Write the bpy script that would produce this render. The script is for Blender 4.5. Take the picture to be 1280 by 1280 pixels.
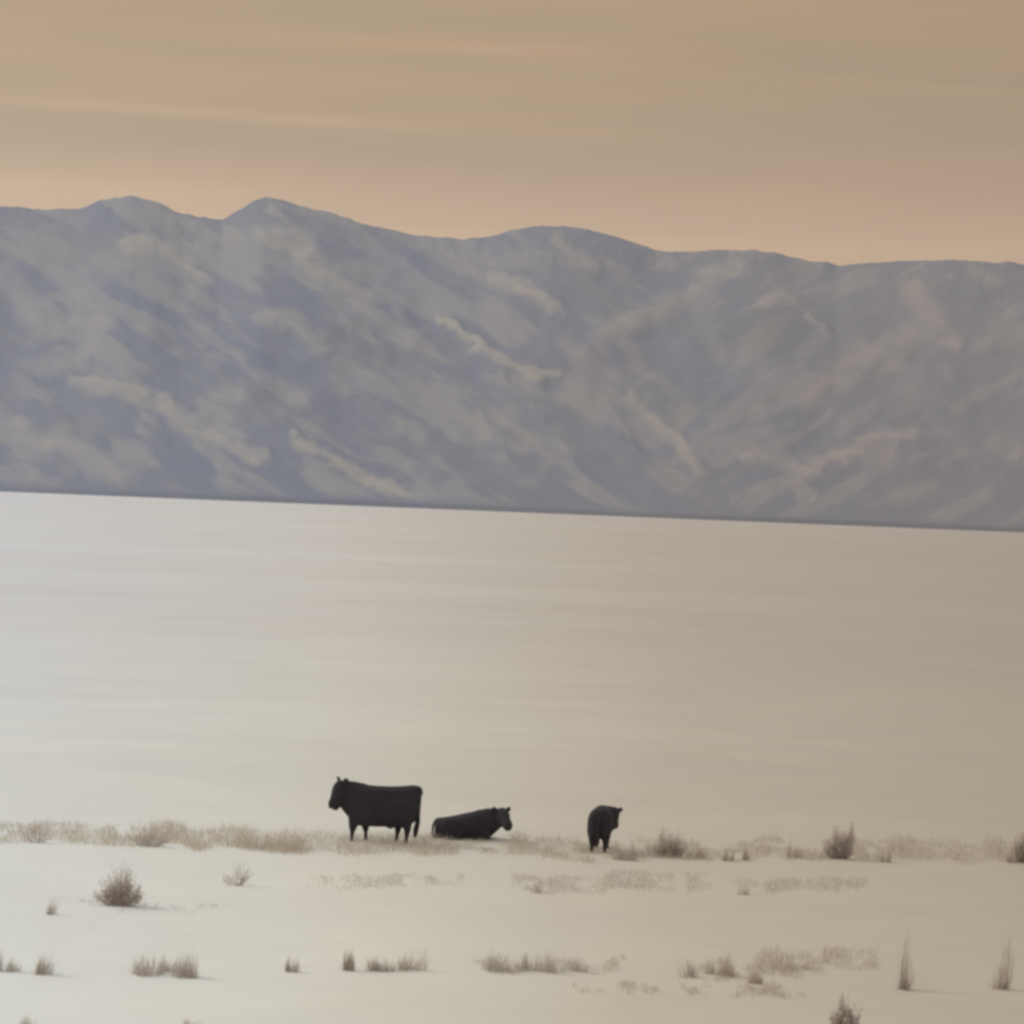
import bpy, bmesh, math, random
import numpy as np
from mathutils import Vector, Matrix
R = math.radians
scene = bpy.context.scene
for o in list(bpy.data.objects): bpy.data.objects.remove(o)
col = scene.collection

# ------------------------------------------------------------------ camera
CAM_H = 7.4                      # the painter's / photographer's knoll above the plain
F_PX = 3630.0                    # focal length in pixels of the 1280 px photograph
ROLL, HORIZON = R(2.3), 635.5
pitch = math.atan((640 - HORIZON) / F_PX)
fwd = Vector((0, math.cos(pitch), -math.sin(pitch)))
rt0 = Vector((1, 0, 0)); up0 = rt0.cross(fwd)
right = rt0 * math.cos(ROLL) + up0 * math.sin(ROLL)
up = up0 * math.cos(ROLL) - rt0 * math.sin(ROLL)
cam_d = bpy.data.cameras.new('camera'); cam = bpy.data.objects.new('camera', cam_d); col.objects.link(cam)
M3 = Matrix((right, up, -fwd)).transposed()
cam.matrix_world = Matrix.Translation((0, 0, CAM_H)) @ M3.to_4x4()
cam_d.sensor_width = 36; cam_d.lens = 36 * F_PX / 1280
cam_d.clip_start = 0.5; cam_d.clip_end = 120000
scene.camera = cam

# ------------------------------------------------------------------ light
SUN_EL, SUN_AZ = R(30), R(-68)          # azimuth from +Y towards +X: the sun stands left of the view
w = bpy.data.worlds.new('World'); scene.world = w; w.use_nodes = True
nt = w.node_tree; N = nt.nodes; L = nt.links
for n in list(N): N.remove(n)
wo = N.new('ShaderNodeOutputWorld'); bg = N.new('ShaderNodeBackground'); L.new(bg.outputs[0], wo.inputs[0])
sky = N.new('ShaderNodeTexSky'); sky.sky_type = 'NISHITA'; sky.sun_disc = False
sky.sun_elevation = SUN_EL; sky.sun_rotation = SUN_AZ; sky.dust_density = 3.0; sky.altitude = 1400
bg.inputs[1].default_value = 0.09
tc = N.new('ShaderNodeTexCoord'); sep = N.new('ShaderNodeSeparateXYZ'); L.new(tc.outputs['Generated'], sep.inputs[0])
def wmath(op, a, b=None, c=None):
    n = N.new('ShaderNodeMath'); n.operation = op
    for i, v in enumerate((a, b, c)):
        if v is None: continue
        if isinstance(v, (int, float)): n.inputs[i].default_value = v
        else: L.new(v, n.inputs[i])
    return n.outputs[0]
def wramp(fac, stops):
    n = N.new('ShaderNodeValToRGB'); L.new(fac, n.inputs[0]); e = n.color_ramp.elements
    while len(e) < len(stops): e.new(0.5)
    for k, (p, c) in enumerate(stops): e[k].position = p; e[k].color = (*c, 1)
    return n.outputs[0]
def wmix(fac, a, b, mode='MIX'):
    n = N.new('ShaderNodeMix'); n.data_type = 'RGBA'; n.blend_type = mode
    for i, v in ((0, fac), (6, a), (7, b)):
        if isinstance(v, (int, float)): n.inputs[i].default_value = v
        elif isinstance(v, tuple): n.inputs[i].default_value = (*v, 1)
        else: L.new(v, n.inputs[i])
    return n.outputs[2]
# thin veil of evening cloud: colour by height above the horizon, stretched streaks across it
VE = 1 / 0.09
def vc(r, g, b): return (r * VE, g * VE, b * VE)
el = wmath('MULTIPLY', sep.outputs[2], 1.0)
veil = wramp(el, [(0.0, (.70, .435, .20)), (0.088, (.67, .422, .192)), (0.115, (.50, .300, .120)), (0.135, (.445, .276, .104)), (0.18, (.46, .284, .105)),
                  (0.36, (.62, .56, .45)), (0.7, (.66, .68, .68)), (1.0, (.62, .67, .71))])
mp = N.new('ShaderNodeMapping'); L.new(tc.outputs['Generated'], mp.inputs[0])
mp.inputs['Rotation'].default_value = (0, R(0.9), 0); mp.inputs['Scale'].default_value = (4.2, 4.2, 62)
nz = N.new('ShaderNodeTexNoise'); L.new(mp.outputs[0], nz.inputs[0]); nz.inputs['Scale'].default_value = 1.0
nz.inputs['Detail'].default_value = 4; nz.inputs['Roughness'].default_value = .5; nz.inputs['Distortion'].default_value = .3
streak = wramp(nz.outputs[0], [(0.30, (.90, .94, .93)), (0.5, (1, 1, 1)), (0.70, (1.12, 1.06, 1.05))])
mp2 = N.new('ShaderNodeMapping'); L.new(tc.outputs['Generated'], mp2.inputs[0]); mp2.inputs['Scale'].default_value = (2.2, 2.2, 17)
mp2.inputs['Location'].default_value = (3.1, 1.7, .4); mp2.inputs['Rotation'].default_value = (0, R(1.6), 0)
nz2 = N.new('ShaderNodeTexNoise'); L.new(mp2.outputs[0], nz2.inputs[0]); nz2.inputs['Scale'].default_value = 1.6; nz2.inputs['Detail'].default_value = 2
pink = wramp(nz2.outputs[0], [(0.35, (.985, 1.01, .99)), (0.65, (1.04, .98, 1.01))])
lr = wramp(wmath('MULTIPLY_ADD', sep.outputs[0], 2.5, .5), [(0.0, (1.09, 1.11, 1.13)), (0.5, (1, 1, 1)), (1.0, (.90, .865, .88))])
veil = wmix(1.0, veil, streak, 'MULTIPLY'); veil = wmix(1.0, veil, pink, 'MULTIPLY'); veil = wmix(1.0, veil, lr, 'MULTIPLY')
# one thin bright contrail-like cirrus, left of centre, sinking to the right
cx = wmath('DIVIDE', sep.outputs[0], sep.outputs[1]); cz = wmath('DIVIDE', sep.outputs[2], sep.outputs[1])
def cirrus(x0, z0, slope, curve, width, xa, xb, amt, base):
    dx = wmath('SUBTRACT', cx, x0)
    line = wmath('ADD', wmath('MULTIPLY_ADD', dx, slope, z0), wmath('MULTIPLY', wmath('MULTIPLY', dx, dx), curve))
    wob = wmath('MULTIPLY', wmath('SUBTRACT', nz2.outputs[0], .5), .006)
    d = wmath('DIVIDE', wmath('SUBTRACT', wmath('SUBTRACT', cz, line), wob), width)
    g = wmath('POWER', 2.718, wmath('MULTIPLY', wmath('MULTIPLY', d, d), -1))
    def ms(a, b):
        n = N.new('ShaderNodeMapRange'); n.interpolation_type = 'SMOOTHSTEP'; L.new(cx, n.inputs[0])
        n.inputs[1].default_value = a; n.inputs[2].default_value = b; return n.outputs[0]
    win = wmath('MULTIPLY', ms(xa, xa + .05), ms(xb, xb - .07))
    front = wmath('GREATER_THAN', sep.outputs[1], 0)
    gg = wmath('MULTIPLY', wmath('MULTIPLY', wmath('MULTIPLY', g, win), front), amt)
    return wmix(gg, base, wmix(1.0, base, (1.17, 1.17, 1.16), 'MULTIPLY'))
veil = cirrus(-.12, .132, -.032, 0.0, .0013, -.20, -.01, .75, veil)
veil = cirrus(-.12, .1315, -.028, 0.0, .0030, -.20, .02, .35, veil)
veil = cirrus(.07, .1515, -.01, 0.0, .0020, -.04, .22, .45, veil)
veil = cirrus(-.05, .158, -.02, 0.0, .0030, -.16, .06, .35, veil)
veil = cirrus(-.17, .1045, 0.0, 0.0, .004, -.30, -.06, .55, veil)
veilS = wmix(1.0, veil, (VE, VE, VE), 'MULTIPLY')
L.new(wmix(.88, sky.outputs[0], veilS), bg.inputs[0])

sd = bpy.data.lights.new('sun', 'SUN'); sun = bpy.data.objects.new('sun', sd); col.objects.link(sun)
sd.energy = 1.35; sd.angle = R(14); sd.color = (1.0, .90, .76)
sdir = Vector((math.sin(SUN_AZ) * math.cos(SUN_EL), math.cos(SUN_AZ) * math.cos(SUN_EL), math.sin(SUN_EL)))
sun.rotation_euler = sdir.to_track_quat('Z', 'Y').to_euler()
scene.view_settings.view_transform = 'Standard'; scene.view_settings.look = 'None'
scene.view_settings.exposure = 0.0; scene.view_settings.gamma = 1
scene.render.engine = 'CYCLES'
scene.cycles.pixel_filter_type = 'BLACKMAN_HARRIS'; scene.cycles.filter_width = 3.2
scene.cycles.volume_bounces = 1
scene.render.resolution_x = scene.render.resolution_y = 1024

# ------------------------------------------------------------------ helpers
def tag(o, label=None, cat=None, group=None, kind=None):
    if label: o['label'] = label
    if cat: o['category'] = cat
    if group: o['group'] = group
    if kind: o['kind'] = kind
    return o
def mesh_obj(name, verts, faces, mat, parent=None, smooth=True):
    me = bpy.data.meshes.new(name); me.from_pydata(verts, [], faces); me.update()
    if smooth: me.polygons.foreach_set('use_smooth', [True] * len(me.polygons))
    o = bpy.data.objects.new(name, me); col.objects.link(o)
    if mat: me.materials.append(mat)
    if parent: o.parent = parent
    return o
def empty(name, loc, rz=0):
    o = bpy.data.objects.new(name, None); col.objects.link(o); o.location = loc; o.rotation_euler = (0, 0, rz)
    o.empty_display_size = .2
    return o
def hashn(ix, iy, seed):
    h = (ix.astype(np.int64) * 374761393 + iy.astype(np.int64) * 668265263 + seed * 1442695041) & 0x7fffffff
    h = ((h ^ (h >> 13)) * 1274126177) & 0x7fffffff
    return ((h ^ (h >> 16)) & 0xffff) / 65535.0
def vnoise(x, y, seed=0):
    x = np.asarray(x, float); y = np.asarray(y, float)
    ix = np.floor(x); iy = np.floor(y); fx = x - ix; fy = y - iy
    fx = fx * fx * fx * (fx * (fx * 6 - 15) + 10); fy = fy * fy * fy * (fy * (fy * 6 - 15) + 10)
    a = hashn(ix, iy, seed); b = hashn(ix + 1, iy, seed); c = hashn(ix, iy + 1, seed); d = hashn(ix + 1, iy + 1, seed)
    return (a + (b - a) * fx) * (1 - fy) + (c + (d - c) * fx) * fy
def fbm(x, y, octv=4, seed=0):
    s = 0; a = .5
    for k in range(octv): s = s + a * (vnoise(x * 2 ** k, y * 2 ** k, seed + k * 7) * 2 - 1); a *= .5
    return s
def ground_h(x, y):
    x = np.asarray(x, float); y = np.asarray(y, float)
    d = np.clip(y, 1, None)
    h = .10 * fbm(x / 17., y / 13., 3, 3) * np.exp(-(d / 260) ** 2) + .05 * fbm(x / 3.1, y / 2.6, 3, 9) * np.exp(-(d / 130) ** 2)
    return h + .2 * fbm(x / 160., y / 120., 2, 21) * np.clip((d - 110) / 250, 0, 1) * np.exp(-(d / 2600) ** 2)
def at(px, py, it=4):                                   # a pixel of the photograph to the point of the ground it shows
    d = fwd * F_PX + right * (px - 640) - up * (py - 640)
    z = 0.0
    for _ in range(it):
        t = (z - CAM_H) / d.z; x, y = d.x * t, d.y * t; z = float(ground_h(x, y))
    return Vector((x, y, z))
def metres(px, p): return px * p.y / F_PX

# ------------------------------------------------------------------ materials
class NT:
    def __init__(s, name):
        s.m = bpy.data.materials.new(name); s.m.use_nodes = True; s.t = s.m.node_tree
        s.n = s.t.nodes; s.l = s.t.links; s.b = s.n['Principled BSDF']
    def put(s, sock, v):
        if isinstance(v, (int, float)): sock.default_value = v
        elif isinstance(v, tuple): sock.default_value = (*v, 1) if len(v) == 3 and sock.type == 'RGBA' else v
        else: s.l.new(v, sock)
    def noise(s, scale, detail=4, rough=.55, vec=None, dist=0):
        n = s.n.new('ShaderNodeTexNoise'); n.inputs['Scale'].default_value = scale; n.inputs['Detail'].default_value = detail
        n.inputs['Roughness'].default_value = rough; n.inputs['Distortion'].default_value = dist
        if vec is not None: s.l.new(vec, n.inputs[0])
        return n.outputs[0]
    def coord(s, scale=(1, 1, 1), rot=(0, 0, 0), loc=(0, 0, 0)):
        c = s.n.new('ShaderNodeTexCoord'); m = s.n.new('ShaderNodeMapping'); s.l.new(c.outputs['Object'], m.inputs[0])
        m.inputs['Scale'].default_value = scale; m.inputs['Rotation'].default_value = rot; m.inputs['Location'].default_value = loc
        return m.outputs[0]
    def math(s, op, a, b=0.0, c=0.0):
        n = s.n.new('ShaderNodeMath'); n.operation = op
        for i, v in enumerate((a, b, c)): s.put(n.inputs[i], v)
        return n.outputs[0]
    def mix(s, f, a, b, mode='MIX'):
        n = s.n.new('ShaderNodeMix'); n.data_type = 'RGBA'; n.blend_type = mode
        s.put(n.inputs[0], f); s.put(n.inputs[6], a); s.put(n.inputs[7], b); return n.outputs[2]
    def ramp(s, f, stops):
        n = s.n.new('ShaderNodeValToRGB'); s.l.new(f, n.inputs[0]); e = n.color_ramp.elements
        while len(e) < len(stops): e.new(.5)
        for k, (p, c) in enumerate(stops): e[k].position = p; e[k].color = (*c, 1) if isinstance(c, tuple) else (c, c, c, 1)
        return n.outputs[0]
    def attr(s, name):
        n = s.n.new('ShaderNodeAttribute'); n.attribute_name = name; return n
    def bump(s, h, strength, dist):
        n = s.n.new('ShaderNodeBump'); n.inputs['Strength'].default_value = strength; n.inputs['Distance'].default_value = dist
        s.l.new(h, n.inputs['Height']); s.l.new(n.outputs[0], s.b.inputs['Normal'])
    def fin(s, color, rough=.9, spec=.2):
        s.put(s.b.inputs['Base Color'], color); s.put(s.b.inputs['Roughness'], rough)
        s.b.inputs['Specular IOR Level'].default_value = spec; return s.m

def snow_material():
    s = NT('wind_packed_snow')
    c = s.n.new('ShaderNodeTexCoord'); sp = s.n.new('ShaderNodeSeparateXYZ'); s.l.new(c.outputs['Object'], sp.inputs[0])
    # left-to-right light fall-off painted into the snow colour, darker and tanner eastward
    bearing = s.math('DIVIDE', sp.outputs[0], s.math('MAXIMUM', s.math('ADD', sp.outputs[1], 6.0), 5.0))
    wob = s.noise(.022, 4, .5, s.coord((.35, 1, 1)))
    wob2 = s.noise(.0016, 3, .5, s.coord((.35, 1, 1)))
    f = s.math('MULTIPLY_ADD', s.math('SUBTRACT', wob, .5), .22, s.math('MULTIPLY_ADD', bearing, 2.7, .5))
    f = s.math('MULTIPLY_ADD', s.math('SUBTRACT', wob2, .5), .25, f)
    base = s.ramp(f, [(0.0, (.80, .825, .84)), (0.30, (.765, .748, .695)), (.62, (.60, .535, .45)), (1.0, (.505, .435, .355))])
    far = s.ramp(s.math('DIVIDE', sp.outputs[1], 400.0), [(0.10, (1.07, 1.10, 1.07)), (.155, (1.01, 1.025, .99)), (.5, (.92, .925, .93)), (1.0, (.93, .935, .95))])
    # drift lines laid across the plain by the wind: near, middle and far sizes
    st = s.noise(1.0, 4, .55, s.coord((.09, .22, 1)))
    st2 = s.noise(1.0, 3, .5, s.coord((.007, .014, 1), loc=(5, 9, 0)))
    st3 = s.noise(1.0, 3, .5, s.coord((.0009, .0018, 1), loc=(2, 3, 0)))
    k1 = s.ramp(st, [(.30, (.975, .97, .975)), (.5, (1, 1, 1)), (.72, (1.02, 1.02, 1.0))])
    k2 = s.ramp(st2, [(.30, (.985, .978, .983)), (.5, (1, 1, 1)), (.70, (1.015, 1.015, 1.006))])
    k3 = s.ramp(st3, [(.30, (.985, .972, .972)), (.5, (1, 1, 1)), (.70, (1.02, 1.02, 1.01))])
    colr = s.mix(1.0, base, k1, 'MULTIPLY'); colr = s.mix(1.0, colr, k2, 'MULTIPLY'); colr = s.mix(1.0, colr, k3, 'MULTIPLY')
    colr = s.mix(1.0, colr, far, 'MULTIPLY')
    colr = s.mix(1.0, colr, s.ramp(s.noise(5.0, 5, .7), [(.3, (.965, .962, .965)), (.7, (1.03, 1.03, 1.025))]), 'MULTIPLY')
    b = s.math('ADD', s.math('MULTIPLY', s.noise(1.0, 5, .6, s.coord((.5, 1.6, 1))), .7), s.math('MULTIPLY', s.noise(9, 4, .6), .12))
    s.bump(b, .22, .10)
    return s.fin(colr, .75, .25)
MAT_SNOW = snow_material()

def mountain_material():
    s = NT('mountain_slope')
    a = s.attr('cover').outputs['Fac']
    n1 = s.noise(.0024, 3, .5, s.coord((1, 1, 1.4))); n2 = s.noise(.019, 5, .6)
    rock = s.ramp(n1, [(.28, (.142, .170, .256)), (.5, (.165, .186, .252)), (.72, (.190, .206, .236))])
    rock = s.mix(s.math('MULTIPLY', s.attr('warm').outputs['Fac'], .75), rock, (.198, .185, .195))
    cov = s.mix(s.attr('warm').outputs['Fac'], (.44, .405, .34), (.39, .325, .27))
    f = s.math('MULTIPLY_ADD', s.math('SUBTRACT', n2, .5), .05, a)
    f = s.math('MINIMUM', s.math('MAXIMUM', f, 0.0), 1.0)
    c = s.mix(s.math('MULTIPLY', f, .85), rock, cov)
    s.bump(s.noise(.012, 4, .5), .12, 10)
    return s.fin(c, .95, .05)
MAT_MTN = mountain_material()

def plain_mat(name, c1, c2, scale=6, rough=.9, spec=.15, bump=None):
    s = NT(name); n = s.noise(scale, 4, .6)
    if bump: s.bump(s.noise(bump[0], 4, .6), bump[1], bump[2])
    return s.fin(s.ramp(n, [(.3, c1), (.7, c2)]), rough, spec)
MAT_HIDE = plain_mat('black_winter_hide', (.030, .027, .034), (.046, .042, .050), 5, .85, .18, (45, .5, .02))
MAT_HOOF = plain_mat('hoof_horn', (.05, .042, .036), (.09, .075, .06), 20, .6, .3)
MAT_EYE = plain_mat('eye', (.01, .008, .006), (.02, .014, .01), 20, .15, .5)
MAT_NOSE = plain_mat('nose_skin', (.018, .016, .018), (.03, .026, .028), 40, .4, .4)
def veg_mat(name, c1, c2, c3):
    s = NT(name); r = s.attr('tone').outputs['Fac']
    return s.fin(s.ramp(r, [(0, c1), (.5, c2), (1, c3)]), .9, .1)
MAT_SAGE = veg_mat('sagebrush_leaf', (.52, .46, .43), (.62, .56, .52), (.72, .66, .62))
MAT_TWIG = veg_mat('sagebrush_twig', (.40, .345, .305), (.49, .43, .385), (.59, .53, .49))
MAT_STRAW = veg_mat('dry_grass', (.53, .47, .385), (.62, .56, .475), (.72, .665, .58))
MAT_GREYGRASS = veg_mat('grey_grass', (.54, .50, .44), (.63, .595, .54), (.72, .69, .64))

# ------------------------------------------------------------------ ground
def grid_mesh(name, X, Y, Z, mat, attrs=None):
    nr, nc = X.shape
    me = bpy.data.meshes.new(name)
    V = np.stack([X, Y, Z], -1).reshape(-1, 3)
    i = np.arange(nr * nc).reshape(nr, nc)
    Fc = np.stack([i[:-1, :-1], i[:-1, 1:], i[1:, 1:], i[1:, :-1]], -1).reshape(-1, 4)
    me.vertices.add(len(V)); me.vertices.foreach_set('co', V.ravel())
    me.loops.add(Fc.size); me.loops.foreach_set('vertex_index', Fc.ravel())
    me.polygons.add(len(Fc)); me.polygons.foreach_set('loop_start', np.arange(0, Fc.size, 4)); me.polygons.foreach_set('loop_total', np.full(len(Fc), 4))
    me.polygons.foreach_set('use_smooth', np.ones(len(Fc), bool)); me.update(calc_edges=True); me.validate()
    for k, v in (attrs or {}).items():
        a = me.attributes.new(k, 'FLOAT', 'POINT'); a.data.foreach_set('value', v.ravel().astype(np.float32))
    me.materials.append(mat)
    o = bpy.data.objects.new(name, me); col.objects.link(o); return o
xs = np.concatenate([-np.geomspace(40000, 24.3, 60), np.arange(-24, 24.01, .3), np.geomspace(24.3, 40000, 60)])
ys = np.concatenate([np.linspace(-800, 30, 24), np.arange(30.4, 100, .3), np.geomspace(100.4, 40000, 260)])
X, Y = np.meshgrid(xs, ys)
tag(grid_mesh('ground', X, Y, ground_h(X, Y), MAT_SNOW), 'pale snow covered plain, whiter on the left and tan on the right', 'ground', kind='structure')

# ------------------------------------------------------------------ mountains
ridge = [(-900, 330), (-600, 285), (-350, 300), (-180, 262), (-60, 256), (0, 258), (60, 262), (100, 261), (130, 250), (165, 244), (195, 250), (230, 268), (278, 274), (300, 263), (318, 250), (332, 246), (352, 249), (380, 257),
         (420, 268), (460, 280), (500, 290), (545, 297), (600, 298), (640, 287), (690, 281), (740, 288), (780, 300), (820, 313), (860, 315),
         (900, 311), (960, 314), (1000, 324), (1050, 331), (1100, 328), (1160, 325), (1220, 325), (1280, 330), (1400, 322), (1600, 350), (1900, 330), (2300, 390)]
BASE_Y, DEPTH, BACK = 6000.0, 2600.0, 1500.0
rp = np.array(ridge, float)
def level(x, y):                 # undo the camera roll: bearing and height above the true horizon
    dx, dy = x - 640, y - 640
    return dx * math.cos(ROLL) + dy * math.sin(ROLL), dx * math.sin(ROLL) - dy * math.cos(ROLL) + HORIZON - 640
u_r, v_r = level(rp[:, 0], rp[:, 1])
def smoothprof(u):
    acc = 0
    for du, wgt in ((-5, .2), (0, .6), (5, .2)): acc = acc + wgt * np.interp(u + du, u_r, v_r)
    return acc
mx = np.concatenate([np.linspace(-5200, -1650, 120)[:-1], np.linspace(-1650, 1650, 760), np.linspace(1650, 5200, 120)[1:]])
tt = np.concatenate([np.linspace(0, 1, 420), np.linspace(1, 1.6, 60)[1:]])
MX, T = np.meshgrid(mx, tt)
by = BASE_Y + 260 * fbm(MX / 1400, MX * 0, 2, 5)
MY = by + DEPTH * T
U = MX / MY * F_PX
E = smoothprof(U) + 3.0 * fbm(U / 19, T * 14, 4, 12) * np.clip((T - .75) * 5, 0, 1)
edge = np.clip((5200 - np.abs(MX)) / 1800, 0, 1); E = E * (edge * edge * (3 - 2 * edge))
S = np.where(T <= 1, T ** .92, 1 - ((T - 1) / .6) ** 1.2 * 1.05)
V0 = E * S                                               # px above horizon of the bare slope
patches = [
 ([(165, 310), (200, 305), (225, 325), (258, 352)], 12, .8), ([(330, 300), (370, 305), (400, 345), (450, 380)], 17, .8), ([(340, 262), (352, 275)], 11, .5),
 ([(330, 400), (365, 405), (400, 435)], 9, .7), ([(545, 405), (580, 420), (602, 432)], 5, 1), ([(600, 435), (625, 455), (655, 466), (692, 472)], 7, 1),
 ([(610, 340), (660, 365), (690, 390)], 10, .85), ([(695, 300), (715, 325), (740, 337)], 8, .75), ([(760, 330), (790, 350)], 9, .5),
 ([(10, 350), (40, 390), (60, 410), (125, 410), (100, 450), (30, 460)], 15, .5), ([(95, 480), (150, 490), (185, 505)], 10, .8),
 ([(200, 505), (225, 525), (260, 548), (320, 570)], 11, .8), ([(0, 525), (50, 560), (80, 550), (120, 580), (155, 597)], 15, .6),
 ([(370, 555), (430, 585), (480, 610), (525, 625)], 8, .9), ([(270, 500), (300, 500)], 12, .5), ([(275, 540), (290, 545)], 9, .5),
 ([(500, 530), (520, 545)], 10, .5), ([(570, 520), (600, 545), (640, 520)], 14, .45), ([(430, 470), (520, 490)], 18, .35), ([(500, 400), (520, 425)], 10, .4),
 ([(0, 290), (60, 310), (110, 340), (200, 330)], 22, .35), ([(350, 480), (370, 500)], 12, .45), ([(560, 310), (620, 320), (680, 330)], 12, .35),
 ([(925, 330), (880, 355), (840, 380), (790, 405), (750, 430)], 13, .7), ([(955, 385), (980, 375), (995, 382)], 8, .75), ([(1010, 395), (1030, 415)], 6, .6),
 ([(795, 505), (820, 530), (850, 560), (872, 592)], 10, .9), ([(1140, 365), (1155, 400), (1190, 425)], 16, .75), ([(1075, 440), (1040, 480), (1010, 500)], 17, .6),
 ([(1160, 410), (1090, 450)], 14, .5), ([(1000, 592), (1050, 570), (1090, 548), (1140, 545)], 9, .85), ([(925, 562), (970, 575), (1000, 600), (1012, 622)], 9, .7),
 ([(960, 610), (915, 628)], 7, .5), ([(1215, 335), (1245, 352)], 10, .5), ([(1225, 430), (1280, 420)], 14, .5), ([(1240, 560), (1285, 572)], 14, .45),
 ([(780, 420), (800, 455)], 12, .4), ([(1180, 470), (1130, 510)], 14, .3), ([(900, 440), (960, 470)], 18, .25), ([(660, 600), (700, 570)], 10, .3),
 ([(-200, 400), (-120, 450), (-60, 520)], 16, .6), ([(1340, 400), (1400, 470), (1480, 520)], 16, .6), ([(1380, 560), (1500, 590)], 12, .6)]
wx = 13 * fbm(U / 22, V0 / 16, 5, 31); wy = 12 * fbm(U / 22 + 50, V0 / 16, 5, 41)
cover = np.zeros_like(U); lift = np.zeros_like(U)
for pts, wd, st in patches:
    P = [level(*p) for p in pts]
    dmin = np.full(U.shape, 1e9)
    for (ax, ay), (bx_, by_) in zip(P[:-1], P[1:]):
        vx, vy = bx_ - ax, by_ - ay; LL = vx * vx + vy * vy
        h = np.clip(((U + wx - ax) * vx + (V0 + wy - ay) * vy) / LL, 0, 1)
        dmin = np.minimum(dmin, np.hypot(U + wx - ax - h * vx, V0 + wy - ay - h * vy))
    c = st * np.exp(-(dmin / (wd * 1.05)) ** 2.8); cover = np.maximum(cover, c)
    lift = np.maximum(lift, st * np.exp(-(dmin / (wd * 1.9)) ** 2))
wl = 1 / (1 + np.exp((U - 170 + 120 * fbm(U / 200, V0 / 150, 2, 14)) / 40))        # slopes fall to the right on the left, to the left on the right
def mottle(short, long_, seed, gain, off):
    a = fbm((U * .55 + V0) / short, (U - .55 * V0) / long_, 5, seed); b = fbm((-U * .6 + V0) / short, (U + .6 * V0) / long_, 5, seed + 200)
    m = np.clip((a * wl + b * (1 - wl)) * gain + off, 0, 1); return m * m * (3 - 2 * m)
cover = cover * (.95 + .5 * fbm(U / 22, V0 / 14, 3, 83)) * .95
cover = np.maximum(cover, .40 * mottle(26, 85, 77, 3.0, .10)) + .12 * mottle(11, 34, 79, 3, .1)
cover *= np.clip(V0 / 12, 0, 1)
# spurs and gullies running down the face
sp = (U + V0 * .9 * np.tanh((360 - U) / 260) + 30 * fbm(U / 90, V0 / 60, 3, 51)) / 75
spur = 1 - np.abs(2 * vnoise(sp, V0 / 420, 61) - 1)
rel = (T * (1 - np.clip(T, 0, 1))) * 4
Vh = V0 + np.where(T < 1, rel, 0) * (6 * lift + 9 * (spur - .6) * np.clip((1 - T) * 4, 0, 1) + 7 * fbm(U / 42, V0 / 30, 2, 71))
MZ = CAM_H + Vh * MY / F_PX
MZ = np.where(T <= 0.0001, -6, MZ) - 60 * np.clip(T - 1.5, 0, 1)
warm = np.clip((U + 640 - 350) / 700 + .35 * fbm(U / 80, V0 / 60, 3, 91), 0, 1)
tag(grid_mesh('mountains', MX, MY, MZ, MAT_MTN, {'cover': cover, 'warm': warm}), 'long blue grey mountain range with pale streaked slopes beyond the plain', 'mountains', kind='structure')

# ------------------------------------------------------------------ haze
hb = mesh_obj('haze', [(x, y, z) for x in (-6500, 6500) for y in (-900, 10900) for z in (-8, 1100)],
              [(0, 1, 3, 2), (4, 6, 7, 5), (0, 4, 5, 1), (2, 3, 7, 6), (0, 2, 6, 4), (1, 5, 7, 3)], None, smooth=False)
hm = bpy.data.materials.new('haze_air'); hm.use_nodes = True; hn = hm.node_tree
for n in list(hn.nodes): hn.nodes.remove(n)
ho = hn.nodes.new('ShaderNodeOutputMaterial'); hv = hn.nodes.new('ShaderNodeVolumePrincipled')
hv.inputs['Color'].default_value = (.78, .83, .94, 1); hv.inputs['Density'].default_value = 4.2e-5; hv.inputs['Anisotropy'].default_value = .2
hn.links.new(hv.outputs[0], ho.inputs['Volume']); hb.data.materials.append(hm)
tag(hb, 'thin pale blue haze hanging over the plain in front of the mountains', 'haze', kind='stuff')

# ------------------------------------------------------------------ cattle
def loft(V, Fa, pts, seg=16, upv=Vector((0, 0, 1)), tan=None):
    """pts: (centre, half width sideways, half height); closed tube with rounded ends"""
    C = [Vector(p[0]) for p in pts]; base = len(V); n = len(C)
    for k in range(n):
        t = tan or (C[min(k + 1, n - 1)] - C[max(k - 1, 0)]).normalized()
        side = upv.cross(t)
        side = side.normalized() if side.length > 1e-3 else Vector((0, 1, 0))
        u2 = t.cross(side).normalized()
        for j in range(seg):
            a = 2 * math.pi * j / seg; ca, sa = math.cos(a), math.sin(a)
            q = .82                                    # squarish, well filled sections
            ca = math.copysign(abs(ca) ** q, ca); sa = math.copysign(abs(sa) ** q, sa)
            V.append(C[k] + side * ca * pts[k][1] + u2 * sa * pts[k][2])
    for k in range(n - 1):
        for j in range(seg):
            a, b = base + k * seg + j, base + k * seg + (j + 1) % seg
            Fa.append((a, b, b + seg, a + seg))
    Fa.append(tuple(base + j for j in reversed(range(seg)))); Fa.append(tuple(base + (n - 1) * seg + j for j in range(seg)))
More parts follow.
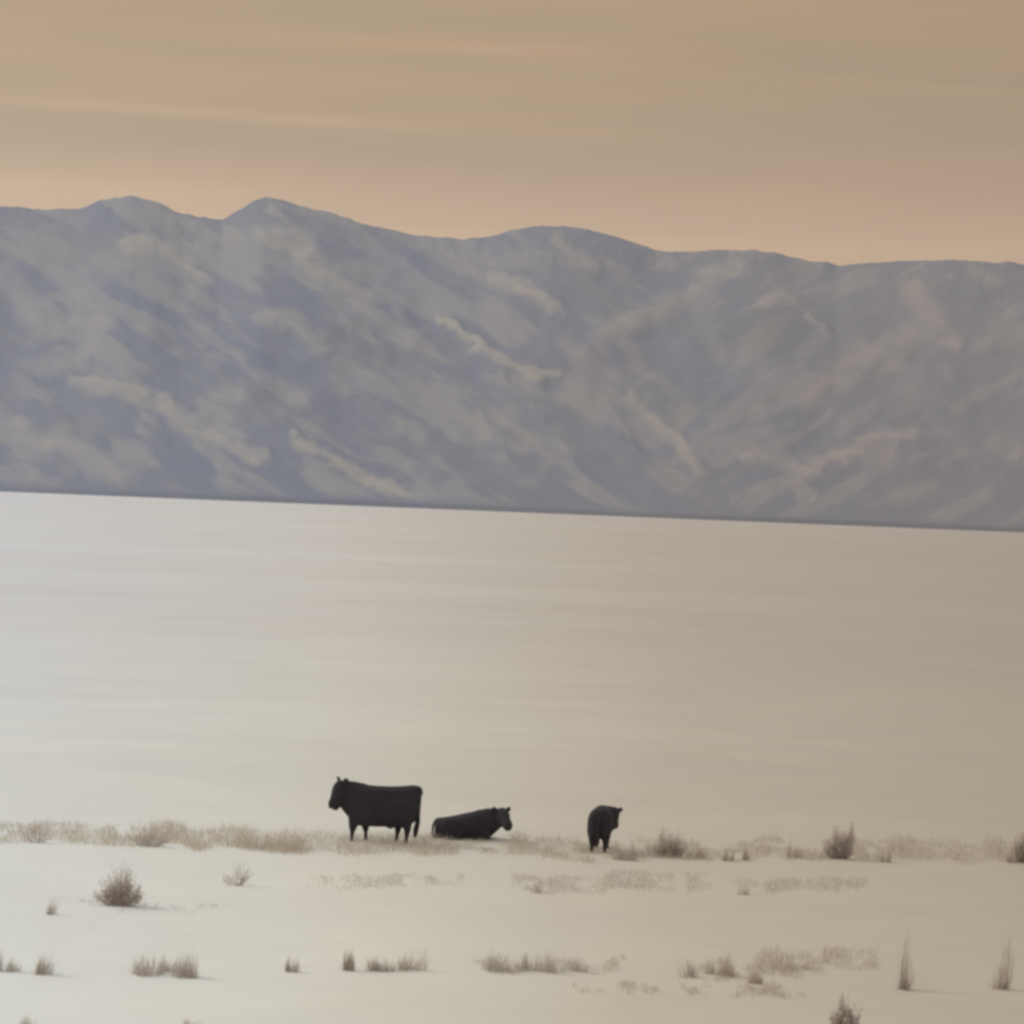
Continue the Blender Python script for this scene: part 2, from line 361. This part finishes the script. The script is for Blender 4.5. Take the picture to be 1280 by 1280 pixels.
def body_from(V, Fa, parent, voxel=.022):
    me = bpy.data.meshes.new('tmp'); me.from_pydata([tuple(v) for v in V], [], Fa); me.update()
    bmn = bmesh.new(); bmn.from_mesh(me); bmesh.ops.recalc_face_normals(bmn, faces=bmn.faces); bmn.to_mesh(me); bmn.free()
    o = bpy.data.objects.new('body', me); col.objects.link(o)
    m = o.modifiers.new('r', 'REMESH'); m.mode = 'VOXEL'; m.voxel_size = voxel
    m = o.modifiers.new('s', 'SMOOTH'); m.iterations = 5; m.factor = .5
    dg = bpy.context.evaluated_depsgraph_get(); dg.update()
    me2 = bpy.data.meshes.new_from_object(o.evaluated_get(dg)); o.modifiers.clear(); o.data = me2
    me2.materials.clear(); me2.materials.append(MAT_HIDE); me2.polygons.foreach_set('use_smooth', [True] * len(me2.polygons))
    o.parent = parent; return o
def child_loft(name, pts, mat, parent, seg=12, upv=Vector((1, .1, 0))):
    V, Fa = [], []; loft(V, Fa, pts, seg, upv); return mesh_obj(name, [tuple(v) for v in V], Fa, mat, parent)
def ball(name, c, r, mat, parent):
    bmn = bmesh.new(); bmesh.ops.create_uvsphere(bmn, u_segments=14, v_segments=10, radius=1)
    for v in bmn.verts: v.co = Vector((v.co.x * r[0], v.co.y * r[1], v.co.z * r[2])) + Vector(c)
    me = bpy.data.meshes.new(name); bmn.to_mesh(me); bmn.free(); me.materials.append(mat)
    me.polygons.foreach_set('use_smooth', [True] * len(me.polygons))
    o = bpy.data.objects.new(name, me); col.objects.link(o); o.parent = parent; return o
def head(V, Fa, poll, direc, s=1.0, ear_up=.5, deep=1.0):
    """cow head from poll towards the muzzle; returns eye, nose positions"""
    d = Vector(direc).normalized(); P = Vector(poll)
    side = Vector((0, 0, 1)).cross(d).normalized(); u = d.cross(side).normalized()
    pr = [(-.06, .06, .06, 0), (-.02, .105, .11, 0), (.06, .125, .14, -.015), (.15, .12, .145, -.03), (.25, .10, .12, -.03), (.35, .085, .095, -.03), (.42, .088, .09, -.035), (.47, .075, .07, -.04), (.485, .04, .04, -.04)]
    loft(V, Fa, [(P + d * a * s + u * (c - (deep - 1) * .07) * s, w_ * s, h_ * s * deep) for a, w_, h_, c in pr], 14, u if abs(d.z) > .9 else Vector((0, 0, 1)))
    for sg in (-1, 1):
        r0 = P + side * sg * .09 * s + u * .03 * s; r1 = r0 + side * sg * .11 * s + Vector((0, 0, 1)) * ear_up * .11 * s - d * .02 * s
        mid = r0.lerp(r1, .5) - u * .015 * s
        loft(V, Fa, [(r0, .035 * s, .03 * s), (mid, .07 * s, .032 * s), (r0.lerp(r1, .85), .05 * s, .026 * s), (r1, .022 * s, .016 * s)], 10, d)
    eyes = [P + d * .13 * s + side * sg * .118 * s + u * .035 * s for sg in (-1, 1)]
    return eyes, P + d * .478 * s - u * .02 * s, side, u
def leg(V, Fa, pts):
    loft(V, Fa, [(Vector(p[:3]), p[3] * .85, p[3]) for p in pts], 12, Vector((1, 0, 0)))
def finish_cow(t, V, Fa, eyes, nose, feet, tail, s=1.0):
    body_from(V, Fa, t)
    for e in eyes: ball('eye', e, (.02 * s,) * 3, MAT_EYE, t)
    ball('nose', nose, (.05 * s, .05 * s, .035 * s), MAT_NOSE, t)
    for f in feet:
        x, y = f; child_loft('hoof', [((x, y, -.03), .055 * s, .062 * s), ((x, y, .02), .052 * s, .058 * s), ((x, y, .075), .043 * s, .047 * s)], MAT_HOOF, t)
    if tail: child_loft('tail', tail, MAT_HIDE, t, 10, Vector((1, 0, .1)))

# the standing cow, broadside, facing left
p = at(471, 1051.5); p.z -= .02
t = tag(empty('cow', p, R(180) + R(2)), 'black cow standing broadside on four legs, facing left', 'cow', 'black cattle on the snowy plain')
V, Fa = [], []
def rg(x, top, bot, wdt): return ((x, 0, (top + bot) / 2), wdt, (top - bot) / 2)
loft(V, Fa, [rg(-1.0, 1.22, .74, .12), rg(-.97, 1.31, .56, .22), rg(-.84, 1.335, .45, .29), rg(-.6, 1.305, .40, .30), rg(-.3, 1.285, .37, .335), rg(0, 1.285, .35, .35),
             rg(.28, 1.30, .355, .33), rg(.5, 1.33, .36, .29), rg(.62, 1.33, .44, .25), rg(.71, 1.30, .58, .19), rg(.78, 1.2, .76, .12)], 22, tan=Vector((1, 0, 0)))
loft(V, Fa, [((.30, 0, .98), .22, .34), ((.52, 0, 1.04), .20, .32), ((.70, .02, 1.07), .19, .31), ((.84, .05, 1.08), .17, .30), ((.95, .07, 1.09), .13, .25), ((1.0, .08, 1.10), .08, .19)], 16, tan=Vector((1, 0, 0)))
eyes, nose, _, _ = head(V, Fa, (.87, .09, 1.30), (.36, .20, -.62), 1.25, ear_up=.85, deep=1.4)
loft(V, Fa, [((.98, .08, 1.0), .07, .12), ((.88, .05, .93), .10, .2), ((.76, .02, .82), .12, .22), ((.66, 0, .7), .13, .2)], 12, tan=Vector((1, 0, 0)))
loft(V, Fa, [((-.95, 0, 1.28), .06, .05), ((-1.0, 0, 1.22), .06, .06), ((-1.02, 0, 1.1), .05, .05)], 10, Vector((1, 0, .3)))
feet = [(.60, .17), (.27, -.17), (-.46, -.17), (-.69, .17)]
leg(V, Fa, [(.52, .16, .75, .17), (.56, .17, .52, .15), (.585, .17, .34, .10), (.60, .17, .2, .05), (.60, .17, .09, .047), (.60, .17, .02, .055)])
leg(V, Fa, [(.34, -.16, .75, .16), (.30, -.17, .52, .15), (.29, -.17, .34, .10), (.275, -.17, .2, .05), (.27, -.17, .09, .047), (.27, -.17, .02, .055)])
leg(V, Fa, [(-.66, -.15, .9, .24), (-.52, -.17, .62, .17), (-.50, -.17, .42, .13), (-.50, -.17, .33, .09), (-.48, -.17, .16, .048), (-.46, -.17, .02, .055)])
leg(V, Fa, [(-.76, .15, .9, .24), (-.68, .17, .62, .17), (-.70, .17, .42, .13), (-.725, .17, .33, .09), (-.71, .17, .16, .048), (-.69, .17, .02, .055)])
loft(V, Fa, [((-.42, 0, .46), .10, .10), ((-.30, 0, .38), .09, .08), ((-.2, 0, .40), .05, .05)], 10)
tail = [((-1.01, 0, 1.18), .035, .035), ((-1.0, 0, .95), .03, .03), ((-.98, .02, .7), .035, .04), ((-.965, .02, .5), .05, .06), ((-.93, .02, .32), .06, .07), ((-.915, .02, .2), .045, .055), ((-.91, .02, .13), .012, .015)]
finish_cow(t, V, Fa, eyes, nose, feet, tail); t.scale = (.905, .955, .955)

# the lying cow, head up and facing right
p = at(589, 1047.5); p.z -= .02
t = tag(empty('cow', p, R(0)), 'black cow lying down in the snow with raised head facing right', 'cow', 'black cattle on the snowy plain')
V, Fa = [], []
loft(V, Fa, [rg(-.82, .40, .0, .22), rg(-.79, .435, -.04, .31), rg(-.6, .46, -.05, .36), rg(-.35, .515, -.05, .38), rg(-.1, .58, -.05, .37),
             rg(.12, .635, -.05, .33), rg(.3, .69, .0, .28), rg(.44, .70, .12, .23), rg(.54, .68, .24, .16)], 22, tan=Vector((1, 0, 0)))
loft(V, Fa, [((.15, 0, .42), .2, .24), ((.36, -.03, .48), .19, .21), ((.52, -.08, .54), .16, .17), ((.62, -.13, .56), .14, .14)], 16)
eyes, nose, _, _ = head(V, Fa, (.64, -.14, .63), (.30, -.66, -.36), 1.15, ear_up=.5, deep=1.15)
loft(V, Fa, [((.34, 0, .3), .2, .3), ((.48, -.06, .36), .17, .25), ((.60, -.13, .42), .13, .18), ((.68, -.19, .45), .09, .12)], 14, tan=Vector((1, 0, 0)))
# folded legs under and beside the body
loft(V, Fa, [((.22, -.20, .22), .10, .12), ((.38, -.24, .10), .07, .08), ((.42, -.24, .05), .055, .06), ((.2, -.30, .03), .045, .045), ((.08, -.31, .02), .04, .04)], 12)
loft(V, Fa, [((.22, .20, .22), .10, .12), ((.38, .24, .10), .07, .08), ((.40, .24, .05), .055, .06), ((.2, .28, .03), .045, .045)], 12)
loft(V, Fa, [((-.6, -.22, .28), .16, .2), ((-.38, -.33, .17), .12, .15), ((-.22, -.37, .09), .08, .09), ((-.45, -.42, .05), .055, .055), ((-.6, -.43, .03), .045, .045), ((-.36, -.46, .02), .04, .04)], 12)
body = body_from(V, Fa, t)
for e in eyes: ball('eye', e, (.018,) * 3, MAT_EYE, t)
ball('nose', nose, (.042, .042, .03), MAT_NOSE, t)
child_loft('hoof', [((.09, -.31, .02), .04, .045), ((.03, -.315, .015), .05, .05), ((-.01, -.315, .01), .045, .042)], MAT_HOOF, t)
child_loft('hoof', [((-.37, -.46, .02), .04, .045), ((-.31, -.465, .015), .05, .05), ((-.27, -.465, .01), .045, .042)], MAT_HOOF, t)
child_loft('tail', [((-.81, 0, .38), .03, .03), ((-.86, -.04, .25), .026, .026), ((-.86, -.14, .10), .026, .026), ((-.80, -.28, .03), .04, .035), ((-.74, -.36, .02), .012, .012)], MAT_HIDE, t, 10)

# the smaller cow seen from behind
p = at(750, 1062); p.z -= .02
t = tag(empty('cow', p, R(90) - R(6)), 'small shaggy black cow standing seen from behind, head turned to the right', 'cow', 'black cattle on the snowy plain')
V, Fa = [], []
loft(V, Fa, [rg(-.62, .84, .55, .12), rg(-.58, .93, .38, .20), rg(-.48, .965, .31, .265), rg(-.25, .96, .28, .275), rg(0, .945, .27, .275), rg(.25, .96, .28, .24), rg(.4, .96, .34, .20), rg(.52, .88, .48, .12)], 20, tan=Vector((1, 0, 0)))
loft(V, Fa, [((.2, -.02, .72), .18, .24), ((.36, -.10, .74), .19, .21), ((.48, -.17, .75), .16, .19), ((.56, -.20, .76), .13, .15)], 14)
eyes, nose, _, _ = head(V, Fa, (.52, -.21, .82), (.55, -.05, -.48), 1.12, ear_up=.2)
loft(V, Fa, [((.30, -.08, .62), .2, .3), ((.48, -.16, .62), .16, .24), ((.60, -.21, .64), .12, .17)], 14, tan=Vector((1, 0, 0)))
feet = [(-.46, .15), (-.40, -.13), (.34, .13), (.30, -.13)]
for (x, y), hx in zip(feet, (-.42, -.38, .30, .28)):
    back = x < 0
    leg(V, Fa, [(hx, y * .9, .62, .16 if back else .13), (hx + (.06 if back else 0), y, .44, .15 if back else .11), (x - (.05 if back else 0), y, .30, .09), (x - .01, y, .15, .05), (x, y, .02, .046)])
tail = [((-.61, 0, .80), .032, .032), ((-.66, 0, .66), .026, .026), ((-.65, .01, .48), .03, .03), ((-.64, .01, .34), .045, .05), ((-.635, .01, .22), .035, .035), ((-.63, .01, .16), .01, .01)]
finish_cow(t, V, Fa, eyes, nose, feet, tail, .85)

# ------------------------------------------------------------------ vegetation
def blades_mesh(name, B, mat, parent=None):
    """B: list of (base, tip, bend vector, width, tone): thin three-segment curved blades"""
    V, Fa, tone = [], [], []
    for b, tp, bd, wd, tn in B:
        ax = (tp - b); sd = ax.cross(Vector((random.uniform(-1, 1), random.uniform(-1, 1), .2)))
        if sd.length < 1e-5: sd = Vector((1, 0, 0))
        sd.normalize(); i0 = len(V)
        for k, f in enumerate((0, .4, .75)):
            c = b.lerp(tp, f) + bd * (f * (1 - f) * 4); ww = wd * (1, .85, .55)[k] * .5
            V.append(tuple(c - sd * ww)); V.append(tuple(c + sd * ww))
        V.append(tuple(tp)); tone += [tn] * 7
        Fa += [(i0, i0 + 1, i0 + 3, i0 + 2), (i0 + 2, i0 + 3, i0 + 5, i0 + 4), (i0 + 4, i0 + 5, i0 + 6)]
    o = mesh_obj(name, V, Fa, mat, parent, smooth=False)
    a = o.data.attributes.new('tone', 'FLOAT', 'POINT'); a.data.foreach_set('value', np.array(tone, np.float32)); return o
def leaves_mesh(name, Lf, mat, parent):
    V, Fa, tone = [], [], []
    for c, r, tn in Lf:
        n = Vector((random.gauss(0, 1), random.gauss(0, 1), random.gauss(0, 1))).normalized(); a = n.orthogonal().normalized(); b = n.cross(a); i0 = len(V)
        ln = r * random.uniform(1.2, 2.2)
        V += [tuple(c - a * ln), tuple(c + b * r * .6), tuple(c + a * ln), tuple(c - b * r * .6)]; tone += [tn] * 4; Fa.append((i0, i0 + 1, i0 + 2, i0 + 3))
    o = mesh_obj(name, V, Fa, mat, parent, smooth=False)
    a = o.data.attributes.new('tone', 'FLOAT', 'POINT'); a.data.foreach_set('value', np.array(tone, np.float32)); return o

def sagebrush(px, py, wpx, hpx, label, spikes, density=1.0, seed=1, group='sagebrush clumps in the snow'):
    """spikes: list of (lean -1..1, height 0..1, thickness) tongues of foliage that make the outline"""
    random.seed(seed); p = at(px, py); W = metres(wpx, p); H = metres(hpx, p)
    t = tag(empty('sagebrush', p), label, 'shrub', group)
    B, Lf = [], []
    for lean, hh, th in spikes:
        for k in range(int(20 * density)):
            a = random.uniform(0, 6.28); r = random.random() ** .5
            b = Vector((r * math.cos(a) * W * .14 + lean * W * .16, r * math.sin(a) * W * .12, -.02))
            tp = Vector((lean * W * .44 + random.gauss(0, th * W * .13), random.gauss(0, W * .14), H * hh * random.uniform(.55, 1.12)))
            bd = Vector((lean * W * .10, 0, H * .02)) + Vector((random.gauss(0, .02), random.gauss(0, .02), 0))
            B.append((b, tp, bd, random.uniform(.008, .014), random.random()))
            nl = int(22 * density)
            for q in range(nl):
                f = random.uniform(.22, 1.0); c = b.lerp(tp, f) + bd * (f * (1 - f) * 4)
                sp_ = W * .055 * (1.15 - .75 * f)
                Lf.append((c + Vector((random.gauss(0, sp_), random.gauss(0, sp_), random.gauss(0, sp_ * .8))), random.uniform(.006, .013), random.random()))
    Lf = [l for l in Lf if l[0].z > 0]
    blades_mesh('branches', B, MAT_TWIG, t); leaves_mesh('foliage', Lf, MAT_SAGE, t)
    return t
def tussock(px, py, wpx, hpx, label, n=160, mat=None, seed=1, lean=0.0, group='small dry tussocks in the snow', wid=.012, conv=0.0):
    random.seed(seed); p = at(px, py); W = metres(wpx, p); H = metres(hpx, p); B = []
    n = int(n * (2.0 if not conv else 1.3))
    cl = [(random.uniform(-.42, .42), random.uniform(-.35, .35), random.uniform(.16, .28), random.uniform(.55, 1.0)) for _ in range(4)] + [(random.uniform(-.12, .12), 0, .30, .8)]
    for k in range(n):
        a = random.uniform(0, 6.28); r = random.random() ** .5; cx_, cy_, cr, ch = random.choice(cl)
        f = random.uniform(.3, 1.0) * max(.2, (1 - r * r)) ** .5 * ch
        if conv: f = .12 + .88 * random.random() ** 2.2
        b = Vector(((cx_ + r * math.cos(a) * cr) * W, (cy_ + r * math.sin(a) * cr) * W, -.02))
        tp = Vector((b.x * 1.05 * (1 - conv * f) + random.gauss(0, W * .10) * (1 - conv) + lean * H * f, b.y + random.gauss(0, W * .12), H * 1.4 * f))
        bd = Vector((b.x * .12 + random.gauss(0, W * (.03 if not conv else .22)), b.y * .1, H * .02)); B.append((b, tp, bd, random.uniform(.6, 1.3) * wid * (.6 if not conv else .65), random.random()))
    o = blades_mesh('grass_tussock', B, mat or MAT_STRAW); o.location = p
    return tag(o, label, 'tussock', group)

S4 = [(-.9, .35, 1), (-.55, .62, 1), (-.2, .98, .7), (.15, .72, 1), (.45, .88, .6), (.95, .45, .6), (.3, .5, 1.1), (-.3, .5, 1.2), (.05, .4, 1.4)]
sagebrush(149, 1132, 54, 56, 'dark ragged sagebrush on the left, alone in front of the grass line', S4, 1.25, 11)
sagebrush(1048, 1073, 36, 42, 'dark forked sagebrush standing in the right part of the grass line', [(-.8, .55, .8), (-.25, .92, .8), (.3, .7, .9), (.95, 1.05, .5), (.6, .8, .6), (0, .6, 1.2), (.7, .25, 1), (-.7, .22, 1)], 1.6, 12)
sagebrush(836, 1071, 44, 36, 'rounded brown sagebrush in the grass line right of the smallest cow', [(-.7, .5, 1), (-.35, 1.0, .8), (.1, .8, 1.1), (.5, .85, .9), (.8, .5, 1), (0, .5, 1.5)], 1.3, 13)
sagebrush(1280, 1078, 34, 40, 'dark sagebrush cut off by the right edge of the picture', [(-.7, .7, 1), (-.2, .95, 1), (.4, .9, 1), (.8, .6, 1), (0, .5, 1.4)], 1.7, 14)
sagebrush(1056, 1290, 40, 44, 'dark sagebrush at the bottom edge of the picture, right of centre', [(-.6, .6, 1), (-.2, 1.0, .6), (.2, .75, 1), (.7, .6, 1), (0, .5, 1.5)], 1.5, 15)
sagebrush(296, 1107, 44, 28, 'faint low sagebrush between the dark ragged bush and the standing cow', [(-.6, .5, 1), (.1, 1, 1), (.6, .7, 1)], .55, 16)
sagebrush(186, 1058, 62, 38, 'pale spiked bush at the left end of the grass line', [(-.6, .45, 1), (.15, 1.0, .35), (-.1, .6, 1), (.5, .4, 1), (.95, .55, .4), (-.3, .5, 1.2)], .6, 17)
sagebrush(42, 1053, 50, 34, 'pale round bush near the left edge in the grass line', [(-.5, .7, 1), (0, 1, .9), (.45, .6, 1), (.8, .4, 1)], .45, 18)
tussock(1132, 1237, 17, 60, 'tall thin upright grass stalk clump, left of the two at the lower right', 95, MAT_TWIG, 21, .07, 'upright stalk clumps lower right', conv=.45)
tussock(1249, 1236, 19, 54, 'tall thin leaning grass stalk clump near the right edge', 80, MAT_TWIG, 22, .14, 'upright stalk clumps lower right', conv=.45)
T_ = [ # x, foot y, width, height, blades, mat, lean, label
 (365, 1215, 16, 22, 60, 0, .1, 'tiny dark tussock alone below the standing cow'),
 (438, 1213, 18, 28, 110, 0, 0, 'narrow brown tussock, first of three below the standing cow'),
 (478, 1214, 30, 22, 120, 0, -.1, 'low brown tussock, middle of three below the standing cow'),
 (512, 1212, 30, 32, 120, 1, .1, 'wider grey tussock, last of three below the lying cow'),
 (628, 1215, 52, 30, 230, 2, 0, 'broad greenish grey tussock left in the faint group below the centre'),
 (660, 1212, 26, 26, 70, 2, 0, 'thin grey tussock beside the broad one below the centre'),
 (684, 1215, 26, 32, 90, 2, -.2, 'leaning grey tussock right of the broad one below the centre'),
 (716, 1213, 40, 24, 70, 2, 0, 'faint wispy tussock, right end of the group below the centre'),
 (185, 1219, 36, 34, 150, 1, 0, 'pinkish brown tussock, left of the pair at the lower left'),
 (232, 1222, 34, 36, 150, 1, 0, 'pinkish brown tussock, right of the pair at the lower left'),
 (208, 1214, 30, 22, 80, 1, 0, 'small tussock caught between the pinkish pair at the lower left'),
 (52, 1217, 28, 32, 110, 2, .25, 'grey leaning tussock near the left edge'),
 (14, 1214, 22, 22, 60, 2, 0, 'small faint tussock close to the left edge'),
 (-4, 1213, 26, 34, 90, 2, 0, 'tussock cut off by the left edge of the picture'),
 (66, 1142, 20, 20, 60, 2, .3, 'small faint tussock left of the dark ragged bush'),
 (860, 1221, 22, 28, 80, 2, -.2, 'thin tussock at the left end of the lower right group'),
 (886, 1217, 22, 22, 60, 2, 0, 'sparse tussock, second in the lower right group'),
 (912, 1219, 36, 30, 150, 3, 0, 'straw coloured tussock, thickest of the lower right group'),
 (942, 1229, 22, 26, 110, 3, -.1, 'straw tussock in front of the thickest one at the lower right'),
 (975, 1212, 34, 22, 70, 3, 0, 'faint straw tussock between the lower right group and the tall stalks'),
 (1010, 1211, 34, 22, 60, 3, .1, 'faintest straw tussock, nearest the tall stalks'),
 (927, 1118, 16, 20, 50, 2, .2, 'small upright tussock below the forked dark sagebrush, to its left'),
 (670, 1116, 18, 22, 40, 2, .1, 'small faint tussock between the lying cow and the smallest cow, lower down'),
 (1105, 1077, 16, 36, 60, 3, .05, 'thin pointed tussock right of the forked dark sagebrush'),
 (907, 1076, 16, 20, 70, 0, .25, 'short brown tussock, leaning, between the round and the forked sagebrush'),
 (870, 1073, 20, 20, 80, 0, 0, 'short brown tussock just right of the round sagebrush'),
 (931, 1075, 14, 22, 60, 0, .2, 'narrow brown tussock midway from the round to the forked sagebrush'),
 (786, 1076, 30, 28, 120, 0, 0, 'brown tussock between the smallest cow and the round sagebrush'),
 (992, 1072, 18, 28, 60, 0, .1, 'upright brown tussock left of the forked dark sagebrush'),
 (300, 1060, 70, 34, 150, 3, 0, 'broad pale tussock left of the standing cow in the grass line'),
 (352, 1062, 50, 34, 110, 3, 0, 'pale tussock midway in the grass line, left of the standing cow'),
 (1266, 1078, 14, 22, 60, 0, 0, 'small dark tussock beside the sagebrush at the right edge'),
 (37, 1286, 22, 18, 60, 2, 0, 'tussock peeping over the bottom edge at far left'),
 (237, 1286, 20, 16, 60, 1, 0, 'tussock peeping over the bottom edge, left of centre'),
]
mats = [MAT_TWIG, MAT_SAGE, MAT_GREYGRASS, MAT_STRAW]
for k, (x, y, w_, h_, n, mi, ln, lab) in enumerate(T_):
    tussock(x, y, w_, h_, lab, n, mats[mi], 100 + k, ln)

# low dry grass nobody could count: the long line under the cattle and fainter rows in front
def grass_strip(label, rows, mat, seed, name='dry_grass'):
    random.seed(seed); B = []
    for pts, spread, h0, h1, n, th in rows:
        xsn = [q[0] for q in pts]; ysn = [q[1] for q in pts]
        for k in range(n):
            x = random.uniform(xsn[0], xsn[-1]); y = float(np.interp(x, xsn, ysn)) + 9 * float(vnoise(x / 31., 8.1, seed + 2)) - 6 + random.gauss(0, 1.5) - spread * random.random()
            cl = float(vnoise(x / 17., y / 7., seed)) * .6 + float(vnoise(x / 60., 3.3, seed + 4)) * .4
            ends = min(1, (x - xsn[0]) / 45, (xsn[-1] - x) / 45)
            if cl < th + random.uniform(-.08, .08) + .3 * (1 - ends) * random.random() * 1.6: continue
            p = at(x, y, 2); near = min(abs(x - 480) / 60, 1) * min(abs(x - 595) / 60, 1) * min(abs(x - 752) / 30, 1)
            H = random.uniform(h0, h1) * (.35 + 1.1 * cl * float(vnoise(x / 23., 1.7, seed + 9)) * 1.6) * (.45 + .55 * near)
            tp = p + Vector((random.gauss(0, H * .3), random.gauss(0, H * .3), H)); p.z -= .02
            B.append((p, tp, Vector((random.gauss(0, .015), 0, 0)), random.uniform(.005, .009), random.random()))
    return tag(blades_mesh(name, B, mat), label, 'grass', kind='stuff')
line = [(-20, 1056), (100, 1056), (200, 1060), (300, 1063), (430, 1069), (500, 1067), (640, 1073), (700, 1076), (760, 1079), (850, 1077), (950, 1075), (1050, 1074), (1150, 1078), (1300, 1078)]
grass_strip('long low line of dry straw coloured grass under the three cows', [(line, 24, .03, .19, 30000, .37), (line, 14, .03, .11, 11000, .28)], MAT_STRAW, 5)
grass_strip('faint broken row of grass just in front of the grass line', [([(425, 1108), (580, 1108)], 14, .03, .13, 2600, .38), ([(370, 1112), (440, 1112)], 12, .03, .09, 500, .38), ([(640, 1114), (900, 1116)], 22, .03, .14, 5500, .38), ([(915, 1116), (1085, 1116)], 16, .03, .12, 2800, .38), ([(60, 1142), (290, 1144)], 16, .03, .09, 1500, .45)], MAT_GREYGRASS, 6)
grass_strip('faint lowest row of grass near the bottom right', [([(715, 1247), (1010, 1250)], 14, .03, .10, 2600, .42), ([(590, 1218), (790, 1219)], 16, .03, .10, 2400, .38), ([(840, 1226), (1100, 1218)], 28, .03, .12, 5000, .40)], MAT_STRAW, 7)
print('objects', len(bpy.data.objects))
